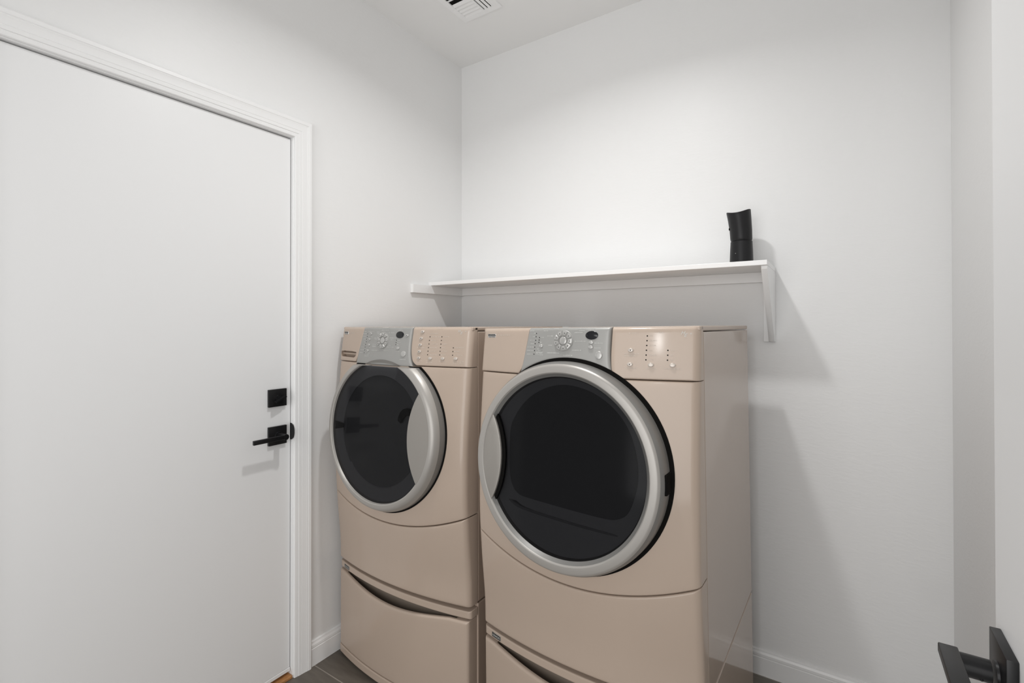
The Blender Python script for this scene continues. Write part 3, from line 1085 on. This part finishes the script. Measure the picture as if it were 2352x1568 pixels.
DEPTH = 0.615
DATA = {
    'D_led_c': [[-0.1113,1.3048],[-0.1123,1.2952],[-0.113,1.2849],[-0.114,1.2753],[-0.1148,1.2651],[-0.1151,1.2551],[-0.1159,1.2449],[-0.0997,1.293],[-0.1006,1.2858],[-0.1011,1.2792]],
    'D_leg_c': [[-0.1367,-0.1201,1.3123],[-0.121,-0.115,1.3051],[-0.1247,-0.1143,1.2952],[-0.1344,-0.1157,1.2849],[-0.1305,-0.1171,1.2748],[-0.1419,-0.1178,1.2652],[-0.1434,-0.117,1.2552],[-0.1417,-0.1206,1.2445],[-0.098,-0.0851,1.2933],[-0.0969,-0.0898,1.2792],[-0.1049,-0.0841,1.2599],[-0.1016,-0.0894,1.2553],[-0.1085,-0.0848,1.2506],[-0.1083,-0.0846,1.2477],[-0.1079,-0.0843,1.2436],[-0.0899,-0.0659,1.3184],[-0.0866,-0.0711,1.3126],[-0.0508,-0.0346,1.3181],[-0.0242,-0.0047,1.3218],[-0.0727,-0.0534,1.2974],[-0.0681,-0.0543,1.2714],[-0.0706,-0.0301,1.2498],[-0.0179,0.0126,1.2441],[0.0105,0.0376,1.2585],[0.0165,0.0483,1.2829],[0.0144,0.0397,1.3068],[0.0269,0.0464,1.3173],[0.0284,0.0443,1.3123],[0.0583,0.076,1.3176],[0.055,0.0785,1.3132],[0.0757,0.0986,1.278],[0.0752,0.0936,1.2653]],
    'D_btn_c': [[0.0651,1.2798],[0.0649,1.2672],[0.0888,1.2461],[-0.0928,1.2687]],
    'D_led_r': [[0.2139,1.2972],[0.2136,1.285],[0.2132,1.2729],[0.2129,1.2609],[0.2126,1.2488],[0.2124,1.2366],[0.2645,1.261],[0.2644,1.249],[0.2642,1.2367]],
    'D_btn_r': [[0.1737,1.2607],[0.1728,1.2245],[0.2251,1.2244],[0.2767,1.2245]],
    'D_leg_r': [[0.1666,0.188,1.3044],[0.2393,0.2539,1.3055],[0.2177,0.2267,1.2979],[0.2186,0.2389,1.2855],[0.218,0.2354,1.2732],[0.2209,0.2269,1.2604],[0.2203,0.2381,1.2487],[0.2172,0.2306,1.2369],[0.2715,0.28,1.2608],[0.2708,0.2775,1.2492],[0.2712,0.2769,1.2369],[0.1565,0.194,1.2515],[0.1573,0.1911,1.2463],[0.158,0.1922,1.2154],[0.2125,0.2391,1.215],[0.2546,0.2961,1.2157]],
    'D_HE': [[0.2932,1.3001],[0.3051,1.3101],[0.3017,1.2945],[0.3116,1.305],[0.3136,1.301],[0.3171,1.306]],
    'D_leg_l': [[-0.2672,-0.2143,1.2997]],
    'W_leg_l': [[-0.2901,-0.2334,1.2975]],
    'W_led_c': [[-0.1417,1.295],[-0.143,1.2849],[-0.145,1.2748],[-0.1462,1.265],[-0.148,1.2547],[-0.1491,1.2446],[-0.1501,1.2338],[-0.1512,1.2235],[0.0261,1.274],[0.025,1.2655],[0.0244,1.2577]],
    'W_btn_c': [[-0.1222,1.2957],[-0.1278,1.2741],[-0.1273,1.2531],[-0.1312,1.2315],[0.075,1.291],[0.0373,1.2453],[0.0663,1.2253]],
    'W_dial_btn': [[-0.0315,1.29],[-0.0248,1.2768],[-0.0291,1.2615],[-0.0443,1.2509],[-0.0608,1.2511],[-0.0743,1.2641],[-0.0748,1.2765],[-0.0628,1.2911],[-0.0455,1.296]],
    'W_leg_c': [[-0.1638,-0.1489,1.3039],[-0.1398,-0.1014,1.3042],[-0.1705,-0.1472,1.2954],[-0.1695,-0.1472,1.2858],[-0.1346,-0.11,1.2863],[-0.1655,-0.1506,1.2752],[-0.1596,-0.1485,1.2646],[-0.1341,-0.1217,1.2651],[-0.1612,-0.1501,1.254],[-0.1763,-0.152,1.2447],[-0.1446,-0.1163,1.2451],[-0.178,-0.1536,1.2341],[-0.1796,-0.1551,1.2234],[-0.1475,-0.1156,1.2231],[-0.1463,-0.1197,1.2168],[-0.147,-0.1187,1.2115],[-0.0541,-0.021,1.3191],[-0.0588,-0.0187,1.3093],[-0.0859,-0.0696,1.3024],[-0.084,-0.0685,1.2962],[-0.018,0.0126,1.3004],[-0.0979,-0.0804,1.2805],[-0.097,-0.0813,1.2758],[-0.0105,0.0226,1.2813],[-0.0051,0.0108,1.2747],[-0.1043,-0.0826,1.2555],[-0.1049,-0.0832,1.2492],[-0.0137,-0.002,1.2543],[-0.0216,0.0162,1.2484],[-0.1045,-0.0596,1.234],[-0.0376,-0.0107,1.2347],[0.0346,0.0511,1.3137],[0.0297,0.0544,1.3092],[0.0675,0.0807,1.2826],[0.0293,0.0445,1.2742],[0.0292,0.047,1.2657],[0.0289,0.04,1.2577],[0.0241,0.0462,1.2338],[0.0503,0.0794,1.2062]],
    'W_led_r': [[0.1769,1.2876],[0.1761,1.2752],[0.1754,1.2629],[0.1748,1.2505],[0.1744,1.2382],[0.1739,1.2258],[0.2252,1.288],[0.2245,1.2756],[0.2241,1.2633],[0.2236,1.2511],[0.2234,1.2387],[0.2233,1.2265],[0.2731,1.2514],[0.2729,1.2389],[0.2728,1.2266]],
    'W_btn_r': [[0.1439,1.3047],[0.1407,1.2817],[0.1392,1.259],[0.1385,1.236],[0.1379,1.2137],[0.1865,1.2136],[0.2366,1.2144],[0.2859,1.2152]],
    'W_leg_r': [[0.1344,0.1543,1.3164],[0.2028,0.2286,1.3161],[0.1745,0.2097,1.2991],[0.1848,0.2219,1.2882],[0.1824,0.2025,1.2754],[0.1864,0.2113,1.2629],[0.1803,0.209,1.2508],[0.1805,0.2042,1.2382],[0.1832,0.213,1.2259],[0.234,0.2553,1.2885],[0.2305,0.2377,1.2759],[0.229,0.2474,1.263],[0.2296,0.2392,1.2512],[0.2286,0.25,1.2387],[0.2287,0.2466,1.2268],[0.2788,0.3136,1.2521],[0.2778,0.2971,1.2392],[0.2791,0.3094,1.2271],[0.1704,0.1993,1.2052],[0.171,0.1962,1.1999],[0.2227,0.2465,1.2051],[0.2767,0.2947,1.206],[0.2772,0.2941,1.2009],[0.3003,0.3169,1.2066],[0.3008,0.3174,1.2016],[0.1284,0.1522,1.2048],[0.129,0.1437,1.1994],[0.1329,0.1489,1.2961],[0.1291,0.1438,1.2731],[0.1266,0.1571,1.2503],[0.1242,0.1534,1.227]],
    'W_HE': [[0.285,1.3033],[0.2954,1.3126],[0.2958,1.2971],[0.306,1.3075],[0.3107,1.3054],[0.3159,1.309]],
}


def ped_surf(x, z):
    return -(0.050 + 0.04 * (1 - (x / 0.33) ** 2))


def pedestal(label):
    global ZB
    keep, ZB = ZB, 0.0
    root = thing('storage_pedestal', label, 'pedestal', group=None)
    bm = bmesh.new()
    t = 0.018
    add_box(bm, -HW, -HW + t, 0.0, DEPTH, 0.012, 0.386, 0.003)
    add_box(bm, HW - t, HW, 0.0, DEPTH, 0.012, 0.386, 0.003)
    add_box(bm, -HW + t, HW - t, DEPTH - t, DEPTH, 0.012, 0.386)
    add_box(bm, -HW + t, HW - t, 0.002, DEPTH - t, 0.368, 0.386)
    add_box(bm, -HW + t, HW - t, 0.002, DEPTH - t, 0.012, 0.026)
    body = finish('pedestal_body', bm, M_CHAMPS, root, 14)
    for sx in (-1, 1):
        for y in (0.05, DEPTH - 0.05):
            bm = bmesh.new()
            add_tube(bm, (sx * 0.29, y, 0.0045), (sx * 0.29, y, 0.0125), 0.022, 0.022, 20)
            finish('levelling_foot', bm, M_RUBBER, body)
    bar = panel('top_rail', -HW, HW, 0.3500, 0.3750, M_CHAMP, root, (0.010, 0.010, 0.004, 0.004), (30, 6), surf=lambda x, z: ped_surf(x, z) + 0.008)
    badge(-0.3020, -0.2620, 0.3555, 0.3705, root, surf=lambda x, z: ped_surf(x, z) + 0.008, two=False)
    top = lambda x: 0.3420 - 0.0310 * max(0.0, math.cos(PI * (x + 0.02) / 0.56)) ** 1.15 if abs(x + 0.02) < 0.28 else 0.3420
    dr = panel('drawer', -HW + 0.003, HW - 0.006, 0.0420, top, M_CHAMP, root, (0.010, 0.010, 0.006, 0.008), (64, 24), surf=lambda x, z: ped_surf(x, z) + 0.002, thick=0.012)
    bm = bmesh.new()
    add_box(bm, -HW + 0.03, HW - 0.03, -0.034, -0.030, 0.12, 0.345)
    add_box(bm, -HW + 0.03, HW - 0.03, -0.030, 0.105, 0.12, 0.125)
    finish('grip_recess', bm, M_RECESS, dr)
    panel('toe_rail', -HW, HW, 0.0100, 0.0400, M_CHAMP, root, (0.010, 0.010, 0.004, 0.004), (30, 5), surf=lambda x, z: ped_surf(x, z) + 0.001)
    ZB = keep
    return root


W_T, W_R = Vector((0.365, -0.765, 0.0)), Matrix.Identity(3)
D_T = Vector((1.118, -0.7925, 0.0))
D_R = Matrix.Rotation(rad(-1.3), 3, 'Z') @ Matrix.Rotation(rad(-0.7), 3, 'Y')
for kind, T, Rm, lab in (('washer', W_T, W_R, 'champagne drawer pedestal under the washing machine'), ('dryer', D_T, D_R, 'champagne drawer pedestal under the dryer')):
    r_ = machine(kind)
    r_.location = T + Rm @ Vector((0, 0, ZB))
    r_.rotation_euler = Rm.to_euler()
    p_ = pedestal(lab)
    p_.location = T
    p_.rotation_euler = Rm.to_euler()
    p_['group'] = 'drawer pedestals under the laundry machines'
